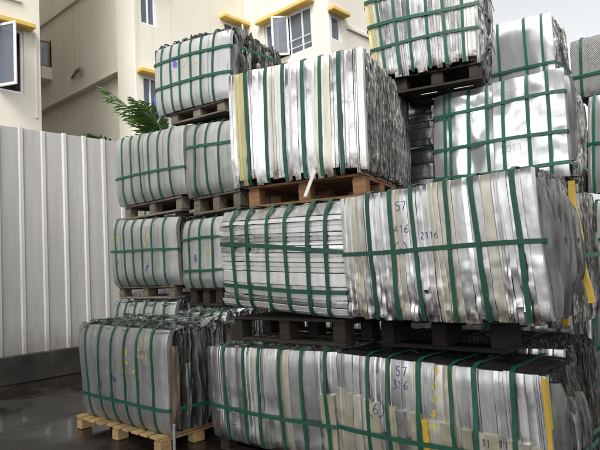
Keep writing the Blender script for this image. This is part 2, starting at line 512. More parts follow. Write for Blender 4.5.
mb = MB(); mb.bevbox(-0.16, 0.10, -0.3, n_bay * PITCH_R, 0, FZ0 + 0.02, 0.015)
mb.build('plinth', M['plinth'], fence)
mb = MB(); mb.bevbox(-0.09, -0.03, -0.2, n_bay * PITCH_R - 0.1, 1.5, 1.56, 0.006)
mb.build('rail', M['pipe'], fence)
mb = MB(); mb.bevbox(-0.09, -0.03, -0.2, n_bay * PITCH_R - 0.1, 3.4, 3.46, 0.006)
mb.build('rail', M['pipe'], fence)

# ------------------------------------------------------------------ buildings
def wall(name, parent, O, axis, length, z0, z1, openings, mat, depth=0.22):
    # vertical wall from O along axis; outward normal = axis x up ; openings are (a0,a1,z0,z1) in wall coordinates
    a = Vector(axis); n = a.cross(Vector((0, 0, 1)))
    xs = sorted({0.0, length, *[q for o in openings for q in o[:2]]})
    zs = sorted({z0, z1, *[q for o in openings for q in o[2:]]})
    mb = MB()
    pt = lambda x, z, d=0.0: Vector(O) + a * x + Vector((0, 0, z)) - n * d
    for i in range(len(xs) - 1):
        for j in range(len(zs) - 1):
            xm, zm = (xs[i] + xs[i + 1]) / 2, (zs[j] + zs[j + 1]) / 2
            if any(o[0] < xm < o[1] and o[2] < zm < o[3] for o in openings): continue
            mb.add([pt(xs[i], zs[j]), pt(xs[i + 1], zs[j]), pt(xs[i + 1], zs[j + 1]), pt(xs[i], zs[j + 1])], [(0, 1, 2, 3)])
    for (x0, x1, q0, q1) in openings:
        r = [(x0, q0), (x1, q0), (x1, q1), (x0, q1)]
        for k in range(4):
            c, e = r[k], r[(k + 1) % 4]
            mb.add([pt(*c), pt(*c, depth), pt(*e, depth), pt(*e)], [(0, 1, 2, 3)])
    return mb.build(name, mat, parent)

def obox(parent, name, O, a, n, x0, x1, d0, d1, z0, z1, mat, b=0.008):
    # bevelled box in wall coordinates (x along wall, d outward)
    mb = MB(); mb.bevbox(x0, x1, d0, d1, z0, z1, min(b, (x1 - x0) * .3, (d1 - d0) * .3, (z1 - z0) * .3))
    Mx = Matrix((a, n, Vector((0, 0, 1)))).transposed()
    vs = [Vector(O) + Mx @ Vector(v) for v in mb.v]
    return mesh_obj(name, vs, mb.f, mat, parent)

def window(parent, O, axis, op, mull=(0.5,), hood=True, mat=None, curtain=0.0, openleaf=None, bars=False, rail=None):
    a = Vector(axis); n = a.cross(Vector((0, 0, 1)))
    x0, x1, z0, z1 = op
    mat = mat or M['frame']
    w = empty('window'); w.parent = parent
    t = 0.05
    d0, d1 = -0.10, -0.04
    obox(w, 'frame', O, a, n, x0 + .003, x1 - .003, d0, d1, z0 + .003, z0 + t, mat)
    obox(w, 'frame', O, a, n, x0 + .003, x1 - .003, d0, d1, z1 - t, z1 - .003, mat)
    for xx in (x0 + t / 2 + .003, x1 - t / 2 - .003):
        obox(w, 'frame', O, a, n, xx - t / 2, xx + t / 2, d0 - .002, d1 + .002, z0 + t, z1 - t, mat)
    for f in mull:
        xx = x0 + (x1 - x0) * f
        obox(w, 'mullion', O, a, n, xx - t / 2, xx + t / 2, d0 + .004, d1 - .003, z0 + t, z1 - t, mat)
    edges = [x0 + t] + [x0 + (x1 - x0) * f for f in mull] + [x1 - t]
    for k in range(len(edges) - 1):
        if openleaf and k == openleaf[0]: continue
        obox(w, 'pane', O, a, n, edges[k] + t * .5, edges[k + 1] - t * .5, -0.075, -0.069, z0 + t, z1 - t, M['glass'], b=0.001)
    if openleaf:
        k, ang, side = openleaf
        lw = (edges[k + 1] - edges[k]) - .02
        hx = edges[k] + .01 if side == 0 else edges[k + 1] - .01
        sgn = 1 if side == 0 else -1
        Oh = Vector(O) + a * hx + n * 0.02
        a2 = (a * (sgn * cos(ang)) + n * sin(ang)).normalized()
        n2 = a2.cross(Vector((0, 0, 1)))
        lf = empty('sash'); lf.parent = w
        for (b0, b1, c0, c1) in ((0, lw, z0 + .03, z0 + .09), (0, lw, z1 - .09, z1 - .03), (0, .06, z0 + .09, z1 - .09), (lw - .06, lw, z0 + .09, z1 - .09)):
            obox(lf, 'sash_frame', Oh, a2, n2, b0, b1, -0.02, 0.02, c0, c1, mat)
        obox(lf, 'pane', Oh, a2, n2, .06, lw - .06, -0.004, 0.004, z0 + .09, z1 - .09, M['glass'], b=0.001)
    if bars:
        for zz in (z0 + .18, z0 + .42):
            obox(w, 'grille_bar', O, a, n, x0 + .01, x1 - .01, -0.028, -0.012, zz, zz + .022, mat)
    if hood:
        obox(w, 'hood', O, a, n, x0 - 0.18, x1 + 0.18, 0.003, 0.24, z1 + 0.02, z1 + 0.14, M['hood'], b=0.02)
    # room behind
    mb = MB(); mb.box(x0 + .001, x1 - .001, -0.72, -0.225, z0 + .001, z1 - .001)
    mb.f = [f for k, f in enumerate(mb.f) if k != 3]     # open towards the window
    Mx = Matrix((a, n, Vector((0, 0, 1)))).transposed()
    mesh_obj('room', [Vector(O) + Mx @ Vector(v) for v in mb.v], mb.f, M['interior'], w)
    if curtain:
        mb = MB(); rows = []
        for z in (z0 - .05, z1):
            rows.append([Vector(O) + a * (x0 + (x1 - x0) * curtain * i / 40) - n * (0.3 + 0.03 * sin(i * 1.3)) + Vector((0, 0, z)) for i in range(41)])
        mb.grid(rows); mb.build('curtain', M['curtain'], w, 60)
    return w

def op_px(O, axis, px0, px1, pyt, pyb):
    # opening seen between two pixel columns, top and bottom taken at the first column
    a = Vector(axis); n = a.cross(Vector((0, 0, 1)))
    p = hit(px0, pyt, O, n); q = hit(px1, (pyt + pyb) / 2, O, n); r = hit(px0, pyb, O, n)
    s = sorted(((p - Vector(O)).dot(a), (q - Vector(O)).dot(a)))
    return (s[0], s[1], r.z, p.z)

# nearer block at the far left: face towards +X
XL, YL = -12.5, 5.5
blk = empty('apartment_block', (XL, YL, 0)); blk.location = (0, 0, 0)
tag(blk, 'cream apartment block at far left with an open casement window under an ochre hood', 'building')
HB = 15.0
O1, A1 = (XL, -7.0, 0), (0, 1, 0)
ow = op_px(O1, A1, 23.5, -22, 31, 94)
ow = (ow[1] - 1.2, ow[1], ow[2], ow[3])
up = lambda o, d=2.8: (o[0], o[1], o[2] + d, o[3] + d)
dn = lambda o, d=2.8: (o[0], o[1], o[2] - d, o[3] - d)
L1ops = [ow, up(ow), up(ow, 5.6), dn(ow)]
extra = [(o[0] - 5.0, o[1] - 5.0, o[2], o[3]) for o in L1ops]
wall('wall', blk, O1, A1, YL + 7.0, 0, HB, L1ops + extra, M['render'])
wall('wall', blk, (XL, YL, 0), (-1, 0, 0), 12, 0, HB, [], M['render'])
wall('wall', blk, (XL - 12, -7, 0), (1, 0, 0), 12, 0, HB, [], M['render'])
wall('wall', blk, (XL - 12, YL, 0), (0, -1, 0), YL + 7, 0, HB, [], M['render'])
mb = MB(); mb.bevbox(XL - 12.3, XL + 0.3, -7.3, YL + 0.3, HB, HB + 0.4, 0.03); mb.build('roof', M['render_shade'], blk)
n1 = Vector((1, 0, 0))
for k, o in enumerate(L1ops + extra):
    window(blk, O1, A1, o, mull=(0.5,), openleaf=((1, radians(64), 0) if k == 0 else None), curtain=(0.45 if k % 2 else 0))
for o in (ow, dn(ow)):
    obox(blk, 'pilaster', O1, Vector(A1), n1, o[1] + 0.22, o[1] + 0.27, 0.002, 0.035, o[2] - 0.5, o[3] + 0.02, M['render'])
# raised panel above the hood
pa = hit(33, 0, O1, n1)
obox(blk, 'string_course', O1, Vector(A1), n1, 0.02, YL + 6.6, 0.002, 0.05, ow[3] + 0.62, ow[3] + 0.70, M['render'])

# stepped block behind: facing walls at y=8.2 and y=12, side walls at x=-13.07 and x=-9.7
Y2 = 8.2
X2 = hit(138, 100, (0, Y2, 0), (0, 1, 0)).x
Y3 = hit(245, 20, (X2, 0, 0), (1, 0, 0)).y
X3 = hit(329, 20, (0, Y3, 0), (0, 1, 0)).x
sb = empty('stepped_apartment_block', (0, 0, 0))
tag(sb, 'stepped cream apartment block behind the fence with ochre hoods over open windows', 'building')
HS = 17.0
ax_f, ax_s = (1, 0, 0), (0, 1, 0)
# facing wall 1 with a string course and lower part set back
zc = hit(80, 91, (0, Y2, 0), (0, 1, 0)).z
Of1 = (-24.0, Y2, 0)
ob = op_px(Of1, ax_f, 51, 40, 40, 68)
wall('wall', sb, Of1, ax_f, X2 + 24.0, zc, HS, [ob], M['render_shade'])
wall('wall', sb, (-24.0, Y2 + 0.18, 0), ax_f, X2 + 24.0 - 0.9, 0, zc + 0.3, [], M['render_shade'])
fn = Vector((0, -1, 0))
obox(sb, 'string_course', Of1, Vector(ax_f), fn, 0.0, X2 + 24.0 - 0.9, -0.22, 0.05, zc - 0.02, zc + 0.06, M['render_shade'])
obox(sb, 'string_course', Of1, Vector(ax_f), fn, 0.0, X2 + 24.0 - 0.9, -0.1, 0.07, zc + 2.78, zc + 2.88, M['render_shade'])
# corner pilaster
obox(sb, 'corner_pilaster', Of1, Vector(ax_f), fn, X2 + 24.0 - 0.88, X2 + 24.0 - 0.004, -0.14, 0.06, 0, HS - 0.1, M['render'], b=0.02)
wb = window(sb, Of1, ax_f, ob, mull=(), hood=False, mat=M['brown'], openleaf=(0, radians(70), 1))
obox(sb, 'ledge', Of1, Vector(ax_f), fn, ob[0] - 0.3, ob[1] + 0.05, 0.003, 0.35, ob[2] - 0.42, ob[2] - 0.02, M['render'])
# spout with stain
mb = MB(); c = hit(80, 72, (0, Y2, 0), (0, 1, 0))
mb.tube([c + Vector((-.45, -.04, -.08)), c + Vector((-.1, -.09, 0)), c + Vector((.2, -.10, .02)), c + Vector((.28, -.12, -.02)), c + Vector((.30, -.13, -.22))], [.035, .05, .06, .05, .03], 8)
mb.build('water_spout', M['pipe'], sb, 60)
# side wall 1
Os1 = (X2, Y2, 0)
w1 = op_px(Os1, ax_s, 139.5, 156, 0, 22); w1 = (w1[0] + .02, w1[1], w1[2], w1[2] + 1.35)
w2 = (w1[0], w1[1], w1[2] - 2.8, w1[3] - 2.8)
w3 = op_px(Os1, ax_s, 224, 242, 21, 50); w3 = (w3[0], w3[1], w3[3] - 1.3, w3[3])
ops = [w1, w2, w3, up(w1), up(w3), dn(w3)]
wall('wall', sb, Os1, ax_s, Y3 - Y2, 0, HS, ops, M['render'])
for k, o in enumerate(ops):
    w_ = window(sb, Os1, ax_s, o, mull=(0.5,), openleaf=((1, radians(60), 1) if k == 2 else None))
# facing wall 2
Of2 = (X2, Y3, 0)
w4 = op_px(Of2, ax_f, 264, 312, 26, 55); w4 = (w4[0], w4[1], w4[3] - 1.25, w4[3])
ops = [w4, up(w4), dn(w4)]
wall('wall', sb, Of2, ax_f, X3 - X2, 0, HS, ops, M['render'])
for k, o in enumerate(ops):
    window(sb, Of2, ax_f, o, mull=(0.27, 0.55, 0.80), openleaf=((1, radians(42), 1) if k == 0 else None), bars=True)
# side wall 2
Os2 = (X3, Y3, 0)
w5 = op_px(Os2, ax_s, 331, 341, 14, 38)
ops = [w5, up(w5), dn(w5)]
wall('wall', sb, Os2, ax_s, 9.0, 0, HS, ops, M['render'])
for k, o in enumerate(ops):
    window(sb, Os2, ax_s, o, mull=())
obox(sb, 'string_course', Os2, Vector(ax_s), Vector((1, 0, 0)), w5[1] + .25, 8.9, 0.002, 0.07, w5[3] - 0.25, w5[3] - 0.14, M['render'])
wall('wall', sb, (X3, Y3 + 9, 0), (-1, 0, 0), X3 + 24, 0, HS, [], M['render'])
wall('wall', sb, (-24, Y3 + 9, 0), (0, -1, 0), Y3 + 9 - Y2, 0, HS, [], M['render'])
mb = MB()
mb.bevbox(-24.2, X2 + .25, Y2 - .25, Y3 - .26, HS, HS + .4, .03)
mb.build('roof', M['render_shade'], sb)
mb = MB()
mb.bevbox(-24.2, X3 + .25, Y3 - .25, Y3 + 9.2, HS, HS + .4, .03)
mb.build('roof', M['render_shade'], sb)

# cloth hanging in the lower side window
mb = MB(); rows = []
cz = w2[3] - 0.55
for k in range(6):
    rows.append([(X2 + 0.10 + 0.03 * sin(i * 1.1 + k * .4), Y2 + w2[0] + 0.25 + i * 0.035, cz - k * 0.11 - 0.05 * sin(i * .5)) for i in range(14)])
mb.grid(rows)
bc = mb.build('hanging_cloth', M['blue_cloth'], None, 60)
tag(bc, 'blue cloth hung outside the window behind the palm', 'cloth')

# ------------------------------------------------------------------ palm behind the fence
def palm(base, h, fronds, label, seed):
    rnd = random.Random(seed)
    root = empty('palm_tree', base)
    tag(root, label, 'palm', 'palms behind the bales')
    mb = MB()
    mb.tube([(0, 0, -.05), (.04, .02, h * .4), (.02, -.03, h * .8), (0, 0, h)], [.12, .10, .085, .07], 10)
    mb.build('trunk', M['trunk'], root, 50)
    for (az, el, L, droop) in fronds:
        mb = MB()
        d = Vector((cos(az), sin(az), 0))
        side = Vector((-sin(az), cos(az), 0))
        pts = []
        p = Vector((0, 0, h))
        e = el
        n = 26
        for i in range(n + 1):
            pts.append(p.copy())
            p = p + (d * cos(e) + Vector((0, 0, 1)) * sin(e)) * (L / n)
            e -= droop / n
        mb.tube(pts, [0.018 * (1 - .8 * i / n) for i in range(n + 1)], 5)
        for i in range(4, n + 1):
            f = i / n
            ll = L * 0.30 * sin(pi * min(1, (0.12 + f * .86))) ** .7 + .08
            tdir = (pts[i] - pts[i - 1]).normalized()
            upv = side.cross(tdir).normalized()
            for sg in (-1, 1):
                ld = (tdir * rnd.uniform(.55, .75) + side * sg * rnd.uniform(.6, .8) + upv * rnd.uniform(.1, .45)).normalized()
                wv = (tdir - ld * tdir.dot(ld)).normalized() * (0.027 * (1.1 - f * .4))
                a0 = pts[i]
                a1 = a0 + ld * ll * .45
                a2 = a0 + ld * ll * .8 + Vector((0, 0, -ll * .05))
                a3 = a0 + ld * ll + Vector((0, 0, -ll * .12))
                mb.add([a0 - wv * .5, a0 + wv * .5, a1 - wv, a1 + wv, a2 - wv * .8, a2 + wv * .8, a3], [(0, 1, 3, 2), (2, 3, 5, 4), (4, 5, 6)])
        mb.build('frond', M['leaf'], root)
    return root
pc = hit(167, 136, (0, 6.6, 0), (0, 1, 0))
rl = -cr   # image left, roughly
azl = math.atan2(rl.y, rl.x)
palm((pc.x, pc.y, 0), pc.z - 0.45, [
    (azl, radians(64), 1.95, radians(28)), (azl + .5, radians(80), 1.35, radians(40)), (azl - .6, radians(70), 1.4, radians(45)), (azl - .2, radians(84), 1.2, radians(30)),
    (azl + 1.3, radians(70), 1.4, radians(60)), (azl - 1.5, radians(72), 1.3, radians(70)), (azl + pi, radians(70), 1.4, radians(70)),
    (azl + 2.3, radians(60), 1.4, radians(90)), (azl - 2.4, radians(60), 1.4, radians(90))],
    'green palm with upright fronds behind the upper left bale', 3)
pc2 = hit(118, 150, (0, 6.2, 0), (0, 1, 0))
palm((pc2.x, pc2.y, 0), pc2.z - 0.15, [(azl + k * 1.05, radians(45 + 12 * (k % 2)), 0.95, radians(70)) for k in range(6)],
     'low palm whose frond tips peep over the hoarding fence', 8)

# ------------------------------------------------------------------ scrap bales
PROF = {
    'hat': [(0, 0.5), (0.05, 1), (0.40, 1), (0.47, 0.35), (0.53, 0.35), (0.60, 1), (0.95, 1), (1, 0.5)],
    'box': [(0, 0.5), (0.05, 1), (0.5, 1.06), (0.95, 1), (1, 0.5)],
    'step': [(0, 0.6), (0.05, 1), (0.46, 0.94), (0.54, 0.35), (0.95, 0.3), (1, 0.2)],
    'round': [(0, 0.3), (0.1, 0.62), (0.28, 0.9), (0.5, 1), (0.72, 0.9), (0.9, 0.62), (1, 0.3)],
    'slope': [(0, 0.4), (0.06, 1), (0.9, 0.4), (1, 0.3)],
    'twin': [(0, 0.5), (0.04, 1), (0.28, 0.95), (0.33, 0.5), (0.38, 0.95), (0.66, 1), (0.72, 0.3), (0.97, 0.25), (1, 0.2)],
}
GLY = {
    '0': [[(.3, 0), (.05, .25), (.05, .75), (.3, 1), (.55, .75), (.55, .25), (.3, 0)]],
    '1': [[(.15, .8), (.35, 1), (.35, 0)]],
    '2': [[(.05, .8), (.3, 1), (.55, .75), (.05, 0), (.6, 0)]],
    '3': [[(.05, .95), (.5, 1), (.25, .58), (.55, .35), (.4, .03), (.05, .05)]],
    '4': [[(.4, 0), (.42, 1), (.05, .35), (.6, .35)]],
    '5': [[(.55, 1), (.12, 1), (.08, .6), (.45, .6), (.55, .3), (.4, .02), (.05, .05)]],
    '6': [[(.5, 1), (.15, .6), (.06, .25), (.25, 0), (.52, .15), (.5, .42), (.25, .5), (.08, .3)]],
    '7': [[(.05, .95), (.58, 1), (.25, 0)]],
    'S': [[(.55, .9), (.3, 1), (.08, .78), (.5, .4), (.4, .05), (.05, .06)]],
    'T': [[(0, 1), (.6, 1)], [(.3, 1), (.3, 0)]],
    'A': [[(0, 0), (.3, 1), (.6, 0)], [(.12, .38), (.48, .38)]],
    'X': [[(.05, 1), (.55, 0)], [(.55, 1), (.05, 0)]],
    'o': [[(.3, 0), (.08, .22), (.3, .45), (.5, .22), (.3, 0)]],
    's': [[(.45, .45), (.15, .42), (.45, .12), (.1, 0)]],
    '-': [[(.08, .45), (.5, .47)]],
    '.': [[(.2, .0), (.28, .06)]],
    '(': [[(.5, 1.25), (.15, .9), (.05, .4), (.25, -.1), (.5, -.25)]],
    ')': [[(.1, 1.25), (.45, .9), (.55, .4), (.35, -.1), (.1, -.25)]],
    '@': [[(.2, .5), (.5, .9), (.1, .7), (.6, .4), (.15, .2), (.5, .0), (.3, .6), (.55, .15), (.1, .45)]],
    ' ': [],
}

def arc_noise(rnd):
    return (rnd.uniform(0, 100), rnd.uniform(0, 100), rnd.uniform(0, 100))

BALES = {}
def bale(key, label, Y, yaw, corners, depth, style, vs, hs, mats, seed, n=8, rd=0.05, bul=0.02, crum=0.006, low=0.0,
         layers='layers', rag=0.03, top_rag=0.03, nl=None, short=(), gap=0.0, detail=1.0, group='strapped aluminium scrap bales in the stack',
         strap_w=0.029, zfix=None, flop=0.0, amp=(0.004, 0.011), left_layers=True, side=None, nf=1.0, brag=(-.015, .02), lcrum=0.0, over={}):
    rnd = random.Random(seed)
    bl = ray(*corners[3][:2]); k0 = Y / bl.y
    P0 = Vector((bl.x * k0, Y))
    th = radians(yaw)
    d = Vector((cos(th), sin(th))); nn = Vector((-sin(th), cos(th)))
    loc = []
    for c in corners:
        q = ray(c[0], c[1]); s = P0.dot(nn) / Vector((q.x, q.y)).dot(nn)
        q = q * s
        loc.append([(Vector((q.x, q.y)) - P0).dot(d), q.z + CAM_H if len(c) < 3 else c[2]])
    TL, TR, BR, BL = loc
    if zfix is not None:
        BL[1] = BR[1] = zfix
    zb = (BL[1] + BR[1]) / 2
    zb = min(BL[1], BR[1], zb)
    root = empty('scrap_bale', (P0.x, P0.y, zb), th)
    tag(root, label, 'scrap bale', group)
    for q in loc: q[1] -= zb
    ns = arc_noise(rnd)
    def quad(s, t):
        u = (BL[0] * (1 - s) + BR[0] * s) * (1 - t) + (TL[0] * (1 - s) + TR[0] * s) * t
        z = (BL[1] * (1 - s) + BR[1] * s) * (1 - t) + (TL[1] * (1 - s) + TR[1] * s) * t
        return u, z
    vss = sorted(vs)
    rp = 7 if style == 'sheet' else 14
    if style == 'fold': rd = 0.012
    def surf(s, t):
        ss, tt = min(max(s, 0), 1), min(max(t, 0), 1)
        y = rd * abs(2 * tt - 1) ** rp + rd * 0.5 * abs(2 * ss - 1) ** 9 - bul * (1 - (2 * ss - 1) ** 2) * (1 - (2 * tt - 1) ** 4)
        y += 0.018 * N3(ss * 2.2 + ns[0], tt * 1.8 + ns[1], ns[2])
        return y
    def pill(s):
        if style != 'sheet': return 0.0
        e = [0.0] + vss + [1.0]
        for i in range(len(e) - 1):
            if e[i] <= s <= e[i + 1] and e[i + 1] - e[i] > .01:
                f = (s - e[i]) / (e[i + 1] - e[i])
                return 0.005 * (1 - (2 * f - 1) ** 2) * min(1, (e[i + 1] - e[i]) / .1)
        return 0.0
    allv, allf = [], []
    def strip(s0, s1, t0, t1, vert, prof, am, off, mat, name='metal_strip', slant=0.0):
        seed_s = rnd.uniform(0, 90)
        tilt = rnd.uniform(-.5, .5) * (.009 if style == 'fold' else .008 if style == 'slat' else 0)
        pr = PROF[prof]
        if style == 'sheet':
            na_ = max(6, int((s1 - s0) * 36))
            aa = [i / na_ for i in range(na_ + 1)]
            pv = lambda a: 0.0
        else:
            aa = [p[0] for p in pr]
            def pv(a):
                for i in range(len(pr) - 1):
                    if pr[i][0] <= a <= pr[i + 1][0]:
                        f = (a - pr[i][0]) / (pr[i + 1][0] - pr[i][0])
                        return pr[i][1] * (1 - f) + pr[i + 1][1] * f
                return 0
        nb = max(6, int((18 if vert else 22) * detail))
        bb = [i / nb for i in range(nb + 1)]
        rows = []
        for ib in range(-1, nb + 2):
            row = []
            b = bb[min(max(ib, 0), nb)]
            for ia in range(-1, len(aa) + 1):
                a = aa[min(max(ia, 0), len(aa) - 1)]
                pad = ib < 0 or ib > nb or ia < 0 or ia >= len(aa)
                if vert:
                    s = s0 + (s1 - s0) * a + slant * (b - .5); t = t0 + (t1 - t0) * b
                else:
                    t = t0 + (t1 - t0) * a + slant * (b - .5); s = s0 + (s1 - s0) * b
                u, z = quad(s, t)
                lw = low * max(0.0, 1 - t / 0.5) ** 0.7 if low else 0.0
                cr_ = crum + lw
                x_, y_ = u * 9 * nf, z * (7 if vert else 9) * nf
                if lcrum and s < .45: cr_ += lcrum * min(1, (.45 - s) / .12)
                nz = N3(x_, y_, seed_s) * 0.7 + 0.5 * N3(x_ * 2.3, y_ * 2.1, seed_s + 7)
                if lw: nz = 0.8 * N3(x_ * .9, y_ * .9, ns[2]) + 1.1 * (abs(N3(x_ * 1.3, y_ * 2.0, seed_s + 19)) - .2) + .7 * abs(N3(x_ * 2.6, y_ * 3.1, seed_s + 23))
                y = surf(s, t) - pill(s) - pv(a) * am - off + cr_ * nz + tilt * (a - .5)
                if vert and lw: u += 0.15 * lw * N3(z * 9, seed_s, 4.2)
                if not vert: z += 0.5 * cr_ * N3(u * 9, seed_s, 2.2)
                if pad: y += 0.05
                row.append((u, y, z))
            rows.append(row)
        mb = MB(); mb.grid(rows)
        if not vert: mb.f = [f[::-1] for f in mb.f]
        n0 = len(allv)
        allv.extend(mb.v); allf.extend([tuple(i + n0 for i in f) for f in mb.f])
        o = mb.build(name, mat, root, 32 if style != 'sheet' else 50)
        return o
    def pick():
        r = rnd.random() * sum(w for _, w in mats)
        for mname, w in mats:
            r -= w
            if r <= 0: return M[mname]
        return M[mats[0][0]]
    names = ['hat', 'box', 'step', 'slope', 'box', 'twin', 'twin', 'hat']
    # front pieces
    cuts = [0.0]
    for i in range(n):
        cuts.append(cuts[-1] + (rnd.uniform(0.45, 1.6) if style != 'sheet' else rnd.uniform(0.85, 1.15)))
    cuts = [c / cuts[-1] for c in cuts]
    for i in range(n):
        if style == 'sheet':
            g_ = 0.0018
            strip(cuts[i] + g_, cuts[i + 1] - g_, rnd.uniform(-.006, .006), 1 + rnd.uniform(-.006, .006), True, 'box', 0, rnd.uniform(-.003, .004), pick(), 'metal_sheet', slant=rnd.uniform(-.004, .004))
        elif style == 'fold':
            g_ = 0.0004
            strip(cuts[i] + g_, cuts[i + 1] - g_, rnd.uniform(*brag), 1 + rnd.uniform(-.006, .003), True, rnd.choice(names), rnd.uniform(*amp), rnd.uniform(-.003, .002), M[over[i]] if i in over else pick(), slant=rnd.uniform(-.006, .006))
        else:
            g_ = 0.002
            strip(rnd.uniform(-.02, .03), 1 + rnd.uniform(-.004, .004), cuts[i] + g_, cuts[i + 1] - g_, False, rnd.choice(names), rnd.uniform(*amp), rnd.uniform(-.009, .005), pick(), slant=rnd.uniform(-.006, .006))
    for (s0, s1, t0, t1, mname) in short:
        strip(s0, s1, t0, t1, True, rnd.choice(['box', 'step', 'slope']), 0.010, 0.022, M[mname], slant=rnd.uniform(-.006, .006))
    # packed core
    mb = MB()
    inset = 0.07
    us = [quad(0, 0), quad(1, 0), quad(1, 1), quad(0, 1)]
    q = []
    for y in (0.075, depth - 0.03):
        for (u, z), (du, dz) in zip(us, ((1, 1), (-1, 1), (-1, -1), (1, -1))):
            q.append((u + du * inset, y, z + dz * (inset * .9 if dz < 0 else 0.03)))
    mb.add(q, [(0, 1, 2, 3), (7, 6, 5, 4), (1, 0, 4, 5), (2, 1, 5, 6), (3, 2, 6, 7), (0, 3, 7, 4)])
    mb.build('core', M['core'], root)
    # crushed layer edges on the sides and top
    nl = nl or max(8, int(depth / 0.011))
    mbs = {'side': MB(), 'top': MB()}
    nz_ = max(8, int(34 * detail)); nx_ = max(8, int(34 * detail))
    wob = rnd.uniform(0, 50)
    for j in range(nl):
        y0 = 0.06 + (depth - 0.075) * j / max(1, nl - 1)
        fr = min(1.0, .15 + j * .17)
        sj = rnd.uniform(0, 80)
        prj = (rnd.uniform(-1, .5) * rag * .7 - (.02 if j < 3 else 0)) if j > 1 else -.03
        curl = rnd.uniform(-1, 1) * rag * .5
        sides = [(1, 1)] + ([(0, -1)] if left_layers else [])
        ta, tb = rnd.uniform(0, .05), 1 - rnd.uniform(0, .06)
        for (sv, sg) in sides:
            rows = []
            for iz in range(nz_ + 1):
                t = ta + (tb - ta) * iz / nz_
                u, z = quad(sv, t)
                wy = 0.030 * N3(z * 3.0, y0 * 2.5, wob) + 0.007 * N3(z * 6, y0 * 9, sj) + 0.004 * N3(z * 26, sj, 2)
                jx = prj * 1.3 + rag * .5 * N3(z * 4, sj, 1.3) + rag * .22 * N3(z * 18, sj, 6.3)
                jx = jx * fr - 0.02 * abs(2 * t - 1) ** 6 - (1 - fr) * .02
                row = [(u - sg * .09, y0 + wy, z), (u - sg * .03, y0 + wy + curl * .2, z), (u + sg * (jx + .0), y0 + wy + curl + .005 * N3(z * 14, sj, 9.1), z)]
                rows.append(row if sg > 0 else row[::-1])
            mbs['side'].grid(rows)
        sa, sb_ = rnd.uniform(0, .06), 1 - rnd.uniform(0, .06)
        prt = rnd.uniform(-1, .6) * top_rag
        fl = flop * rnd.uniform(-1, 1.0)
        rows = []
        for ix in range(nx_ + 1):
            s = sa + (sb_ - sa) * ix / nx_
            u, z = quad(s, 1)
            wy = 0.02 * N3(u * 3, y0 * 2.5, wob + 9) + 0.013 * N3(u * 10, y0 * 9, sj + 3)
            jz = (prt + top_rag * N3(u * 9, sj, 3.3) + top_rag * .6 * N3(u * 31, sj, 8.3)) * fr - (1 - fr) * .02
            f2 = fl * fr * (1 + 1.6 * N3(u * 9, sj, 5.5))
            rows.append([(u, y0 + wy, z - .09), (u, y0 + wy + f2 * .3, z - .02), (u + f2 * .3, y0 + wy + f2, z + jz)])
        mbs['top'].grid(rows)
    lm = M[layers]
    tag(mbs['side'].build('crushed_layers', lm, root, 55), kind='stuff')
    tag(mbs['top'].build('crushed_layers', lm, root), kind='stuff')
    # larger crushed sheets folded round on the right side
    if side:
        for k in range(side[0]):
            yc = 0.05 + (depth - .12) * (k + rnd.uniform(.1, .9)) / side[0]
            wd_ = rnd.uniform(.04, .13)
            t0, t1 = rnd.uniform(0, .35), rnd.uniform(.6, 1.0)
            sk = rnd.uniform(0, 80); lean = rnd.uniform(-.1, .1); bow = rnd.uniform(.01, .05)
            rows = []
            for iz in range(21):
                t = t0 + (t1 - t0) * iz / 20
                u, z = quad(1, t)
                row = []
                for ia in range(7):
                    a = ia / 6 - .5
                    y = yc + lean * (t - .5) + a * wd_ * (1 + .4 * N3(z * 3, sk, 1)) + .02 * N3(z * 3, sk, 3)
                    x = u + rag * .5 + bow * (1 - 4 * a * a) - .03 * abs(2 * (iz / 20) - 1) ** 4 + .020 * N3(z * 5, a * 3, sk) + .007 * N3(z * 17, a * 8, sk + 5) + .010 * abs(((a + .5) * 3) % 1 - .5) - (.05 if ia in (0, 6) else 0)
                    row.append((x, min(max(y, .04), depth), z))
                rows.append(row)
            mb = MB(); mb.grid(rows)
            mb.build('crushed_sheet', M[side[1] if k % 3 else side[-1]], root, 30)
    # straps
    bvh = BVHTree.FromPolygons(allv, allf)
    def outer(u, z, y):
        for du in (-.012, 0, .012):
            for dz in (-.012, 0, .012):
                if du and dz: continue
                h_ = bvh.ray_cast(Vector((u + du, -0.6, z + dz)), Vector((0, 1, 0)))[0]
                if h_ is not None and h_.y < .1: y = min(y, h_.y - .003)
        return y
    def taut(path, a, b):
        for _ in range(14):
            for i in range(a + 1, b - 1):
                m_ = (path[i - 1][1] + path[i + 1][1]) / 2
                if m_ < path[i][1]: path[i] = (path[i][0], path[i][1] * .3 + m_ * .7, path[i][2])
    lift = 0.002
    tk = 0.0035
    def ribbon(path, wid_dir, nrm, sw):
        mb = MB(); rows = []
        for p, w_, n_ in zip(path, wid_dir, nrm):
            p = Vector(p); w_ = w_ * (sw / 2)
            rows.append([p - w_, p - w_ + n_ * tk, p + w_ + n_ * tk, p + w_])
        mb.grid(rows)
        mb.build('strap', M['strap'], root, 40)
    X, Z, Yv = Vector((1, 0, 0)), Vector((0, 0, 1)), Vector((0, 1, 0))
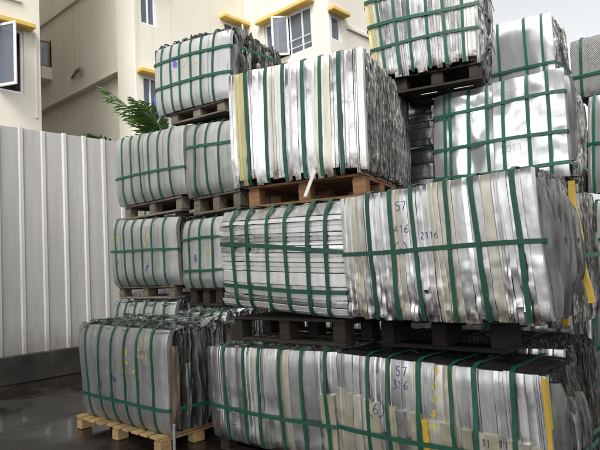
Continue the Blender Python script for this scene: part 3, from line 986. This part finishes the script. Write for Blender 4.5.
    for s in vs:
        ph, wa, sl_ = rnd.uniform(0, 6), rnd.uniform(.001, .003), rnd.uniform(-.012, .012)
        sw = strap_w * rnd.uniform(.9, 1.1)
        path, wd, nr = [], [], []
        u, zt = quad(s, 1)
        for k in range(6):
            y = depth - 0.02 - (depth - 0.09) * k / 5
            path.append((u + .012 * N3(y * 3, ph, 1), y, zt + top_rag * .55 + .012)); wd.append(X); nr.append(Z)
        path.append((u, 0.055, zt + .018)); wd.append(X); nr.append((Z - Yv).normalized())
        for k in range(25):
            t = 1 - k / 24
            ss = s + sl_ * (t - .5) + wa * sin(t * 5 + ph)
            uu, zz = quad(ss, t)
            path.append((uu, outer(uu, min(max(zz, .01), quad(ss, 1)[1] - .01), surf(ss, t) - lift), zz)); wd.append(X); nr.append(-Yv)
        taut(path, 7, len(path))
        u, zz = quad(s - sl_ * .5, 0)
        path.append((u, 0.08, zz - .004)); wd.append(X); nr.append(-Z)
        ribbon(path, wd, nr, sw)
    for t in hs:
        ph, sl_ = rnd.uniform(0, 6), rnd.uniform(-.012, .012)
        if isinstance(t, tuple): t, sl_ = (t[0] + t[1]) / 2, t[1] - t[0]
        path, wd, nr = [], [], []
        # wrap on left side
        u, zz = quad(0, t)
        path.append((u - rag * .6 - .01, min(depth, .5), zz)); wd.append(Z); nr.append(-X)
        path.append((u - rag * .5 - .005, .09, zz)); wd.append(Z); nr.append(-X)
        for k in range(31):
            s = k / 30
            tt = t + sl_ * (s - .5) + .006 * sin(s * 6 + ph)
            uu, zz = quad(s, tt)
            path.append((uu, outer(uu, zz, surf(s, tt) - lift) - tk - .001, zz)); wd.append(Z); nr.append(-Yv)
        taut(path, 2, len(path))
        u, zz = quad(1, t + sl_ * .5)
        path.append((u + .012, .05, zz)); wd.append(Z); nr.append((X - Yv).normalized())
        for k in range(1, 6):
            path.append((u + .016 + (rag * .4 + (.022 if side else 0)) * min(1, k / 2), .09 + (depth - .1) * k / 5, zz + .01 * N3(k, ph, 0))); wd.append(Z); nr.append(X)
        ribbon(path, wd, nr, strap_w * rnd.uniform(.9, 1.1))
    info = dict(root=root, P0=P0, d=d, nn=nn, zb=zb, quad=quad, bvh=bvh, surf=surf, depth=depth, th=th,
                ztop=zb + min(TL[1], TR[1]), w=(min(TL[0], BL[0]), max(TR[0], BR[0])), lift=lift)
    BALES[key] = info
    return info

def write(key, px, py, text, h, mat, rot=0.0, wk=0.10, gapf=1.0, name='written_character'):
    # marker strokes laid on the bale's front where the pixel (px,py) meets it
    B = BALES[key]
    q = ray(px, py); s = B['P0'].dot(B['nn']) / Vector((q.x, q.y)).dot(B['nn'])
    q = q * s
    cu_, cz_ = (Vector((q.x, q.y)) - B['P0']).dot(B['d']), q.z + CAM_H - B['zb']
    mb = MB()
    x = 0.0
    adv = 0.72 * h * gapf
    tot = adv * len(text)
    for ch in text:
        for line in GLY[ch]:
            pts = []
            for i in range(len(line) - 1):
                a, b = Vector(line[i]), Vector(line[i + 1])
                for k in range(5): pts.append(a.lerp(b, k / 5))
            pts.append(Vector(line[-1]))
            rows = []
            W = []
            for p in pts:
                X_, Z_ = x - tot / 2 + p.x * h, (p.y - .5) * h
                X_, Z_ = X_ * cos(rot) - Z_ * sin(rot), X_ * sin(rot) + Z_ * cos(rot)
                W.append(Vector((cu_ + X_, cz_ + Z_)))
            for i, w_ in enumerate(W):
                tg = (W[min(i + 1, len(W) - 1)] - W[max(i - 1, 0)])
                tg = tg.normalized() if tg.length > 1e-6 else Vector((1, 0))
                pr = Vector((-tg.y, tg.x)) * (h * wk * .5)
                row = []
                for e in (w_ - pr, w_ + pr):
                    hp = B['bvh'].ray_cast(Vector((e.x, -0.5, e.y)), Vector((0, 1, 0)))[0]
                    y = (hp.y if hp is not None else 0.0) - .0025
                    row.append((e.x, y, e.y))
                rows.append(row)
            mb.grid(rows)
        if mb.v: mb.build(name, M[mat], B['root'])
        mb = MB()
        x += adv

def pallet(label, mat, x0, x1, y0, y1, z0, z1, origin, th, seed, cols=3, bottom=True, along=False):
    # four-way pallet in the local frame of the bale above it: deck boards along x, blocks, bottom boards
    rnd = random.Random(seed)
    root = empty('pallet', (origin[0], origin[1], z0), th)
    tag(root, label, 'pallet', 'wooden pallets between the bales')
    H = z1 - z0
    tb = min(.024, H * .16)
    ny = 6
    dy = (y1 - y0) / ny
    m = M[mat]
    nx = 10
    for i in range(nx if along else 0):
        mb = MB(); dx = (x1 - x0) / nx; a = x0 + i * dx
        mb.bevbox(a + .004, a + dx * rnd.uniform(.72, .84), y0 + rnd.uniform(-.02, .01), y1 + rnd.uniform(-.01, .01), H - tb, H - rnd.uniform(0, .003), .003)
        mb.build('deck_board', m, root)
    for i in range(0 if along else ny):
        mb = MB(); a = y0 + i * dy
        mb.bevbox(x0 + rnd.uniform(-.01, .01), x1 + rnd.uniform(-.01, .01), a + .006, a + dy * .82, H - tb, H - rnd.uniform(0, .003), .003)
        mb.build('deck_board', m, root)
    bw = .115
    for i in range(cols):
        xa = x0 + (x1 - x0 - bw) * i / (cols - 1)
        mb = MB(); mb.bevbox(xa + .004, xa + bw - .004, y0 + .02, y1 - .03, H - 2 * tb, H - tb - .001, .003)
        mb.build('stringer_board', m, root)
        for j in range(3):
            ya = y0 + .012 + (y1 - y0 - .16) * j / 2
            mb = MB(); mb.bevbox(xa + rnd.uniform(0, .006), xa + bw - rnd.uniform(0, .006), ya, ya + .12, tb + .001 if bottom else 0, H - 2 * tb - .001, .004)
            mb.build('block', m, root)
    if bottom:
        for j in range(3):
            ya = y0 + .006 + (y1 - y0 - .15) * j / 2
            mb = MB(); mb.bevbox(x0 + rnd.uniform(-.01, .01), x1 + rnd.uniform(-.01, .01), ya, ya + .125, 0, tb, .003)
            mb.build('bottom_board', m, root)
    return root

def pallet_for(key, label, mat, z0, seed, inset=(0.08, 0.08), y0=0.04, y1=None, cols=3, bottom=True, along=False):
    B = BALES[key]
    return pallet(label, mat, B['w'][0] + inset[0], B['w'][1] - inset[1], y0, y1 or min(B['depth'], 1.05), z0, B['zb'] - .004, B['P0'], B['th'], seed, cols, bottom, along)

FOLD_E2 = [('alu', 6), ('pale_cream', 5), ('alu_grey', 1.5), ('cream', .7)]
FOLD_A = [('white', 3), ('alu', 6), ('pale_cream', 1), ('alu_grey', 1)]
FOLD_F = [('alu_grey', 5), ('alu', 3), ('pale_cream', 1.5)]

# ---- bottom row
bale('F1', 'bottom row bale of grey folded strips beside the palletised grey bale, marked in dark ink', 3.3, 0,
     [(206, 346), (336, 352), (341, 450, .13), (212, 440, .13)], 0.9, 'fold', [.17, .335, .46, .62, .775, .94], [.34], FOLD_F, 11, n=17, crum=.007, low=.010,
     layers='layers_bright', top_rag=.03, flop=.05, short=[(.90, .985, .02, .62, 'cream')])
bale('F2', 'bottom right bale of silver strips with cream lower sheets and blue numbers', 3.3, 0,
     [(336, 353), (545, 376), (558, 470, .13), (342, 450, .13)], 0.62, 'fold', [.19, .305, .46, .62, .715, .87], [.37], FOLD_F, 12, n=22, crum=.006, low=.004,
     layers='layers_dark', top_rag=.012, rag=.05, side=(8, 'layers_dark', 'alu_dark'),
     short=[(.004, .055, 0, .70, 'pale_cream'), (.055, .10, 0, .67, 'cream'), (.105, .15, 0, .66, 'pale_cream'), (.16, .20, 0, .64, 'pale_cream'), (.20, .25, 0, .63, 'cream'), (.30, .345, 0, .62, 'cream'), (.35, .39, 0, .60, 'alu_grey'),
            (.42, .47, 0, .60, 'cream'), (.475, .50, 0, .56, 'yellow'), (.505, .56, 0, .56, 'pale_cream'), (.56, .615, 0, .56, 'cream'), (.655, .70, 0, .54, 'cream'), (.70, .75, 0, .53, 'pale_cream'), (.75, .80, 0, .53, 'cream'),
            (.835, .875, 0, .51, 'cream'), (.875, .92, 0, .50, 'pale_cream'), (.92, .965, 0, .48, 'cream'), (.985, .999, 0.0, .98, 'yellow')])
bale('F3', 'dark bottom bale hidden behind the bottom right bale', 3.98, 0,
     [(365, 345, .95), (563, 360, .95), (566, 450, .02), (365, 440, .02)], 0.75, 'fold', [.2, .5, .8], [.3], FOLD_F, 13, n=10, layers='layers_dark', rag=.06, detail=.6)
# ---- grey bale on its own pallet, front left
bale('B', 'grey sheet metal bale on a yellow pallet at the front left, yellow scrawl', 3.0, 0,
     [(75, 324), (165, 331), (168, 441), (82, 414)], 0.85, 'sheet', [.14, .31, .46, .61, .74, .88], [.25], [('sheet_dull', 1)], 14, n=4, rd=.045, bul=.03, crum=.007,
     layers='layers', rag=.05, top_rag=.05, flop=.10, zfix=.145, side=(7, 'alu_dark', 'rusty'))
# ---- second row
bale('E1', 'second row bale of horizontal silver slats bound with a grid of green straps', 3.3, 0,
     [(218, 212), (341, 200), (346, 320), (222, 306)], 0.9, 'slat', [.16, .30, .47, .62, .78, .90], [.22, (.66, .57)], [('alu', 4), ('white', 6)], 21, n=12, crum=.0025, lcrum=.016, strap_w=.036,
     layers='layers_bright', top_rag=.02, amp=(.008, .018), rd=.06, bul=.05)
bale('E2', 'large second row bale of creamy silver strips, crumpled below, with blue numbers', 3.3, 0,
     [(339, 199), (531, 166), (553, 322), (349, 321)], 0.60, 'fold', [.18, .312, .432, .607, .74, .915], [.525], FOLD_E2, 22, n=21, crum=.003, low=.022, detail=1.9,
     layers='layers', rag=.045, top_rag=.02, side=(11, 'layers_mid', 'alu_dark'), amp=(.005, .015), zfix=1.2)
bale('E3', 'crumpled bale with a yellow edge just behind the creamy silver bale', 3.97, 0,
     [(365, 199, 2.02), (561, 170, 2.02), (570, 322, 1.1), (365, 321, 1.1)], 0.78, 'fold', [.3, .6, .93], [.5], [('alu_grey', 3), ('cream', 1), ('alu', 2)], 23, n=14, layers='layers', rag=.06, detail=.8,
     short=[(.975, .998, .02, .95, 'yellow')])
B_ = BALES['E2']
mb = MB(); rows = []
for k in range(21):
    t = .08 + .86 * k / 20
    u, z = B_['quad'](1, t)
    y = .50 + .05 * (1 - t) + .012 * sin(t * 9)
    x = u + .060 + .008 * sin(t * 14)
    rows.append([(x - .03, y, z), (x, y + .004, z), (x + .004, y + .03, z), (x - .002, y + .055, z), (x - .04, y + .058, z)])
mb.grid(rows); mb.build('yellow_strip', M['yellow'], B_['root'], 40)
B_ = BALES['F2']
mb = MB(); rows = []
for i in range(15):
    y = .02 + .56 * i / 14
    row = []
    for k in range(49):
        s_ = .004 + .99 * k / 48
        u, z = B_['quad'](s_, 1)
        w_ = .016 * N3(u * 9, y * 14, 3.3) + .010 * abs(N3(u * 17, y * 9, 8.1)) + .006 * N3(u * 34, y * 30, 5)
        row.append((u, y, z + .010 + w_ * min(1, i / 2) + (-.012 if i == 0 else 0)))
    rows.append(row)
mb.grid(rows); mb.build('black_film', M['film'], B_['root'], 60)
# ---- left column
bale('L1', 'low bale with shredded top between the front left bale and the fence', 3.9, 0,
     [(109, 303), (172, 302), (180, 372), (114, 372)], 1.0, 'sheet', [.14, .28, .42, .57, .72, .87], [], [('sheet', 1)], 31, n=6, rd=.05, layers='layers_bright', rag=.05, top_rag=.05, flop=.10, zfix=.12, detail=.8)
bale('L1b', 'low shredded bale beneath the dark pallets, right of the fence side bale', 3.75, 3,
     [(180, 312, 1.17), (222, 310, 1.17), (224, 400, .02), (186, 400, .02)], 1.0, 'sheet', [.2, .45, .7, .9], [.5], [('sheet', 1)], 32, n=4, layers='layers_bright', rag=.05, top_rag=.05, flop=.10, detail=.8)
bale('L2', 'grey sheet bale nearest the fence in the second layer, one strap across', 3.9, 0,
     [(107, 221), (174, 217), (177, 287), (112, 283)], 1.0, 'sheet', [.13, .28, .42, .56, .70, .85], [.53], [('sheet', 1)], 33, n=4, rd=.05, bul=.03, rag=.03, detail=.8, zfix=1.46)
bale('L2b', 'small grey sheet bale with two straps across, beside the horizontal slat bale', 3.9, 0,
     [(181, 222), (220, 216), (222, 290), (182, 288)], 1.0, 'sheet', [.24, .52, .82], [.25, .72], [('sheet', 1)], 34, n=2, rd=.04, rag=.04, detail=.8, zfix=1.42)
bale('L3', 'grey sheet bale nearest the fence in the third layer, below the palm', 3.9, 0,
     [(113, 140), (181, 124), (184, 193), (117, 201)], 1.0, 'sheet', [.14, .29, .43, .56, .69, .84], [.40], [('sheet', 1)], 35, n=4, rd=.04, bul=.025, rag=.03, detail=.8, zfix=2.49)
bale('L3b', 'grey bale with a creased bright top sheet next to the tall silver bale', 3.9, 0,
     [(184, 126), (238, 118), (239, 190), (185, 195)], 1.0, 'sheet', [.22, .46, .68, .92], [.68], [('sheet', 2), ('alu_grey', 1)], 36, n=3, rd=.04, rag=.04, detail=.8, crum=.009, zfix=2.43)
bale('L4', 'topmost left bale of pale sheets with a purple mark and ragged dark end', 3.9, 8,
     [(152, 50), (229, 28), (228, 97), (156, 113)], 1.0, 'sheet', [.12, .26, .38, .53, .66, .81], [.38, .76], [('sheet_pale', 1)], 37, n=4, rd=.03, bul=.015,
     layers='layers_dark', rag=.07, top_rag=.09, side=(8, 'layers_dark', 'alu_dark'), zfix=3.49, flop=.03)
# ---- third row
bale('A', 'tall bright bale of vertical silver strips on an orange pallet', 3.4, 17,
     [(228, 76), (362, 46), (367, 172), (232, 172)], 1.48, 'fold', [.15, .30, .435, .575, .70, .84], [], FOLD_A, 41, n=27, crum=.005, low=.012,
     layers='layers', rag=.026, top_rag=.03, brag=(-.02, .06), over={1: 'straw', 2: 'straw', 8: 'pale_cream'}, strap_w=.033, amp=(.008, .018), zfix=2.34)
bale('H', 'silver slat bale glimpsed in the shade behind the tall silver bale', 5.38, 4,
     [(330, 120, 3.38), (431, 100, 3.38), (432, 190, 2.2), (330, 190, 2.2)], 0.6, 'slat', [.3, .7], [.5], [('alu', 3), ('alu_grey', 2)], 42, n=10, detail=.6, layers='layers_dark')
bale('D', 'smooth shiny white sheet bale with a dented face, right of the tall silver bale', 5.0, 9,
     [(433, 97), (563, 67), (570, 175), (434, 190)], 0.75, 'sheet', [.10, .145, .29, .44, .56, .74, .885], [.12, .42, .78], [('sheet_shiny', 1)], 43, n=2, rd=.02, bul=.005, crum=.030, nf=.5,
     layers='layers', rag=.06, zfix=2.25, strap_w=.03, side=(6, 'layers', 'alu_dark'))
bale('C', 'topmost centre bale of narrow bright strips with two straps across', 4.65, 17,
     [(362, -14), (476, -42), (479, 57), (374, 80)], 0.85, 'fold', [.12, .27, .40, .56, .71, .87], [.31, .545, .80], FOLD_A, 44, n=24, crum=.003, low=.006, layers='layers', rag=.05, top_rag=.04, side=(5, 'layers_dark', 'layers'), brag=(-.03, .05), over={0: 'straw', 1: 'straw', 2: 'pale_cream'}, amp=(.005, .013), zfix=3.40)
# ---- rear columns
bale('K', 'plain white sheet bale at the back, between the topmost centre bale and sky', 6.25, 5,
     [(470, 31), (550, 12), (556, 75), (474, 92)], 0.6, 'sheet', [.35, .68, .88], [.30], [('sheet_shiny', 1)], 51, n=3, rd=.02, bul=0, crum=.006, layers='layers', rag=.07, top_rag=.03, zfix=3.40, detail=.8)
bale('M', 'grey mesh scrap bale at the upper right edge against the sky', 7.0, 0,
     [(569, 42), (655, 17), (655, 88), (572, 100)], 0.6, 'sheet', [.14, .42, .7], [.35], [('mesh', 1)], 52, n=4, rd=.03, crum=.012, layers='layers', rag=.04, zfix=3.36, detail=.7)
bale('N', 'white sheet bale at the right edge, third layer', 6.5, 0,
     [(587, 97), (690, 75), (690, 180), (587, 190)], 1.1, 'sheet', [.07, .3, .55, .8], [.5], [('sheet_shiny', 1)], 53, n=4, rd=.03, crum=.010, rag=.04, zfix=2.2, detail=.7)
bale('P2', 'pale sheet bale at the right edge, second layer behind the yellow edge', 6.5, 0,
     [(587, 203), (690, 193), (690, 272), (587, 270)], 1.1, 'sheet', [.09, .3, .55, .8], [.5], [('sheet', 1)], 54, n=4, rd=.04, crum=.008, rag=.04, zfix=1.32, detail=.7)
bale('P1', 'grey bale at the right edge resting on the yard floor', 6.5, 0,
     [(587, 286, 1.18), (690, 290, 1.18), (690, 380, .01), (587, 380, .01)], 1.1, 'sheet', [.09, .3, .55, .8], [.5], [('sheet', 1), ('alu_grey', 1)], 55, n=4, rd=.05, crum=.010, rag=.05, detail=.7)
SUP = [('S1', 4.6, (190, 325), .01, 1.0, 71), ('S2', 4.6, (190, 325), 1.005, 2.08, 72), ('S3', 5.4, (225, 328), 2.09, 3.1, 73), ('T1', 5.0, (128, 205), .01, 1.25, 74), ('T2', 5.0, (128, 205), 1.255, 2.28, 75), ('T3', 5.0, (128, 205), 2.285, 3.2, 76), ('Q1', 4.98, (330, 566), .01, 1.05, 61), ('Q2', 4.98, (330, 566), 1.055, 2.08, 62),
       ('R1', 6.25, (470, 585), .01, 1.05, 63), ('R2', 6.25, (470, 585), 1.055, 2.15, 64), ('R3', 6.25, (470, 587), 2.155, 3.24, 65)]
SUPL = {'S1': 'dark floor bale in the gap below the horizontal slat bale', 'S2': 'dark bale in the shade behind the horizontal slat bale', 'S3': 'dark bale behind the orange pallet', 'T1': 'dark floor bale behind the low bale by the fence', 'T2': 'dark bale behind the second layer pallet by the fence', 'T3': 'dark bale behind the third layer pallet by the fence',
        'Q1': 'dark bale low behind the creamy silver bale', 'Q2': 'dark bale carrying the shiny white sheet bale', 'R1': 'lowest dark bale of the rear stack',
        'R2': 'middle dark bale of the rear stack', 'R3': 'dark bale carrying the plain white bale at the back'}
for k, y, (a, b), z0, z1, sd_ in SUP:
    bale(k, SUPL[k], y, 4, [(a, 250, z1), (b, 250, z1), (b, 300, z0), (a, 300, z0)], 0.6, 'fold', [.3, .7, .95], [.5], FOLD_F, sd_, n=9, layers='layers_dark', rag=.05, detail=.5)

# ---- pallets
pallet_for('B', 'fresh yellow pallet under the grey bale at the front left', 'wood_fresh', 0.004, 1, inset=(.08, .06), y0=-.06, cols=3, along=True, bottom=False)
pallet_for('E1', 'dark pallet under the horizontal slat bale', 'wood_dark', .985, 2)
pallet_for('E2', 'shade-toned pallet under the creamy silver bale', 'wood_shade', .965, 3, y0=.30, y1=.6, inset=(.08, .4), bottom=True)
pallet_for('F1', 'dark pallet on the floor below the grey folded strips', 'wood_dark', .004, 4)
pallet_for('F2', 'dark pallet on the floor below the bottom right bale', 'wood_dark', .004, 5, y1=.6)
pallet_for('L1', 'dark pallet on the floor below the low bale by the fence', 'wood_dark', .004, 6)
pallet_for('L2', 'grey brown pallet in the second layer nearest the fence', 'wood_grey', 1.30, 7, inset=(.16, .12))
pallet_for('L2b', 'dark pallet below the small grey bale with two straps across', 'wood_dark', 1.22, 8)
pallet_for('L3', 'grey brown pallet in the third layer nearest the fence', 'wood_grey', 2.31, 9, inset=(.16, .12))
pallet_for('L3b', 'dark pallet below the grey bale with creased top sheet', 'wood_grey', 2.23, 10)
pallet_for('L4', 'weathered pallet under the topmost left bale', 'wood_grey', 3.35, 11, inset=(.22, .16))
pallet_for('A', 'orange brown pallet under the tall bright bale', 'wood_orange', 2.135, 12, inset=(.13, .06))
pallet_for('D', 'dark pallet beneath the shiny white sheet bale', 'wood_dark', 2.11, 13)
pallet_for('C', 'dark pallet under the topmost centre bale', 'wood_dark', 3.23, 14, inset=(.26, .04), y1=.72)

# ---- unseen canopy on posts, added to shade the lower bales
cp = empty('shade_canopy', (0, 0, 0))
tag(cp, 'unseen steel canopy on posts, added to shade the lower bales', 'canopy')
mb = MB(); mb.bevbox(-8.0, 14, -6.5, -0.3, 7.0, 7.2, .02); mb.build('roof', M['canopy'], cp)
for px_ in (-7.8, 2.8, 13.6):
    for py_ in (-0.6, -6.3):
        mb = MB(); mb.bevbox(px_, px_ + .2, py_, py_ + .2, 0, 6.998, .01); mb.build('post', M['canopy'], cp)

# ---- handwriting
write('F2', 403, 371, '57', .06, 'ink_blue', wk=.09)
write('F2', 403, 384, '316', .055, 'ink_blue', wk=.09)
write('F2', 379, 407, '(6)', .075, 'ink_blue', wk=.08, gapf=.72)
write('F2', 492, 442, 'X.11.11', .042, 'ink_dark', rot=-.05)
for py in (372, 385, 398, 412, 424):
    write('F2', 437, py, '@', .06, 'ink_yellow', rot=py * .7)
write('F1', 219.5, 420, 'STA-A', .05, 'ink_dark', rot=radians(86))
write('F1', 236, 424, 'AA-11.1', .042, 'ink_blue', rot=radians(86))
write('E2', 402, 206, '57', .06, 'ink_blue', wk=.07)
write('E2', 403, 229, '416', .055, 'ink_blue', wk=.08)
write('E2', 402, 248, '(o)', .06, 'ink_blue', wk=.08, gapf=.7)
write('E2', 431, 235, '2116', .045, 'ink_blue', wk=.09)
write('B', 145.5, 343, '57', .085, 'ink_yellow', wk=.08)
write('B', 145.5, 354, 'Tos', .085, 'ink_yellow')
for px, py in ((129, 352), (130, 362), (127, 370), (137, 371)):
    write('B', px, py, '@', .07, 'ink_yellow', rot=px)
for px, py in ((105, 383), (115, 375), (118, 378)):
    write('B', px, py, '@', .08, 'ink_blue', rot=py, wk=.07)
write('B', 116, 395, '0', .11, 'ink_blue', wk=.06)
write('L4', 174.5, 64, '@@', .11, 'ink_purple', gapf=.30, wk=.10)
for px, py in ((184, 66), (188, 60), (196, 62), (189, 72)):
    write('L4', px, py, '@', .08, 'ink_pale', rot=px, wk=.06)
for px, py in ((118, 243), (118, 238), (147, 243), (150, 236)):
    write('L2', px, py, '@', .08, 'ink_yellow', rot=px + py)
for px, py in ((119, 263), (149, 268)):
    write('L2', px, py, '@', .10, 'ink_blue', rot=px + py, wk=.06)
write('L2b', 197, 258, '@', .10, 'ink_blue', wk=.06)
write('L2b', 209, 252, '71', .07, 'ink_yellow')
write('D', 491, 88, '41', .10, 'ink_grey', wk=.06)
write('D', 512, 88, '44', .09, 'ink_grey', wk=.06)
write('D', 512, 148, '2011', .07, 'ink_grey', wk=.07)
write('D', 472, 118, '@', .12, 'ink_grey', wk=.05)

# ---- loose pieces
a = hit(313, 175, (0, 3.42, 0), (0, 1, 0)); b = hit(305, 197, (0, 3.27, 0), (0, 1, 0))
mb = MB(); dd = (b - a).normalized(); sx = Vector((1, 0, 0)) * .016; sy = dd.cross(Vector((1, 0, 0))).normalized() * .004
top = a - dd * .05
mb.add([p + q for p in (top, a, b) for q in (-sx - sy, sx - sy, sx + sy, -sx + sy)],
       [(0, 1, 5, 4), (1, 2, 6, 5), (2, 3, 7, 6), (3, 0, 4, 7), (4, 5, 9, 8), (5, 6, 10, 9), (6, 7, 11, 10), (7, 4, 8, 11), (3, 2, 1, 0), (8, 9, 10, 11)])
tag(mb.build('loose_strip', M['white']), 'thin white strip sticking out of the orange pallet', 'metal strip')
c = hit(172.5, 440, (0, 2.93, 0), (0, 1, 0))
mb = MB(); mb.bevbox(-.014, .014, -.006, .006, 0, c.z + .14, .002)
o = mb.build('loose_strip', M['alu_grey']); o.location = (c.x + .02, c.y, 0.0); o.rotation_euler = (0, .03, .3)
tag(o, 'narrow grey strip standing upright at the corner of the front left bale', 'metal strip')
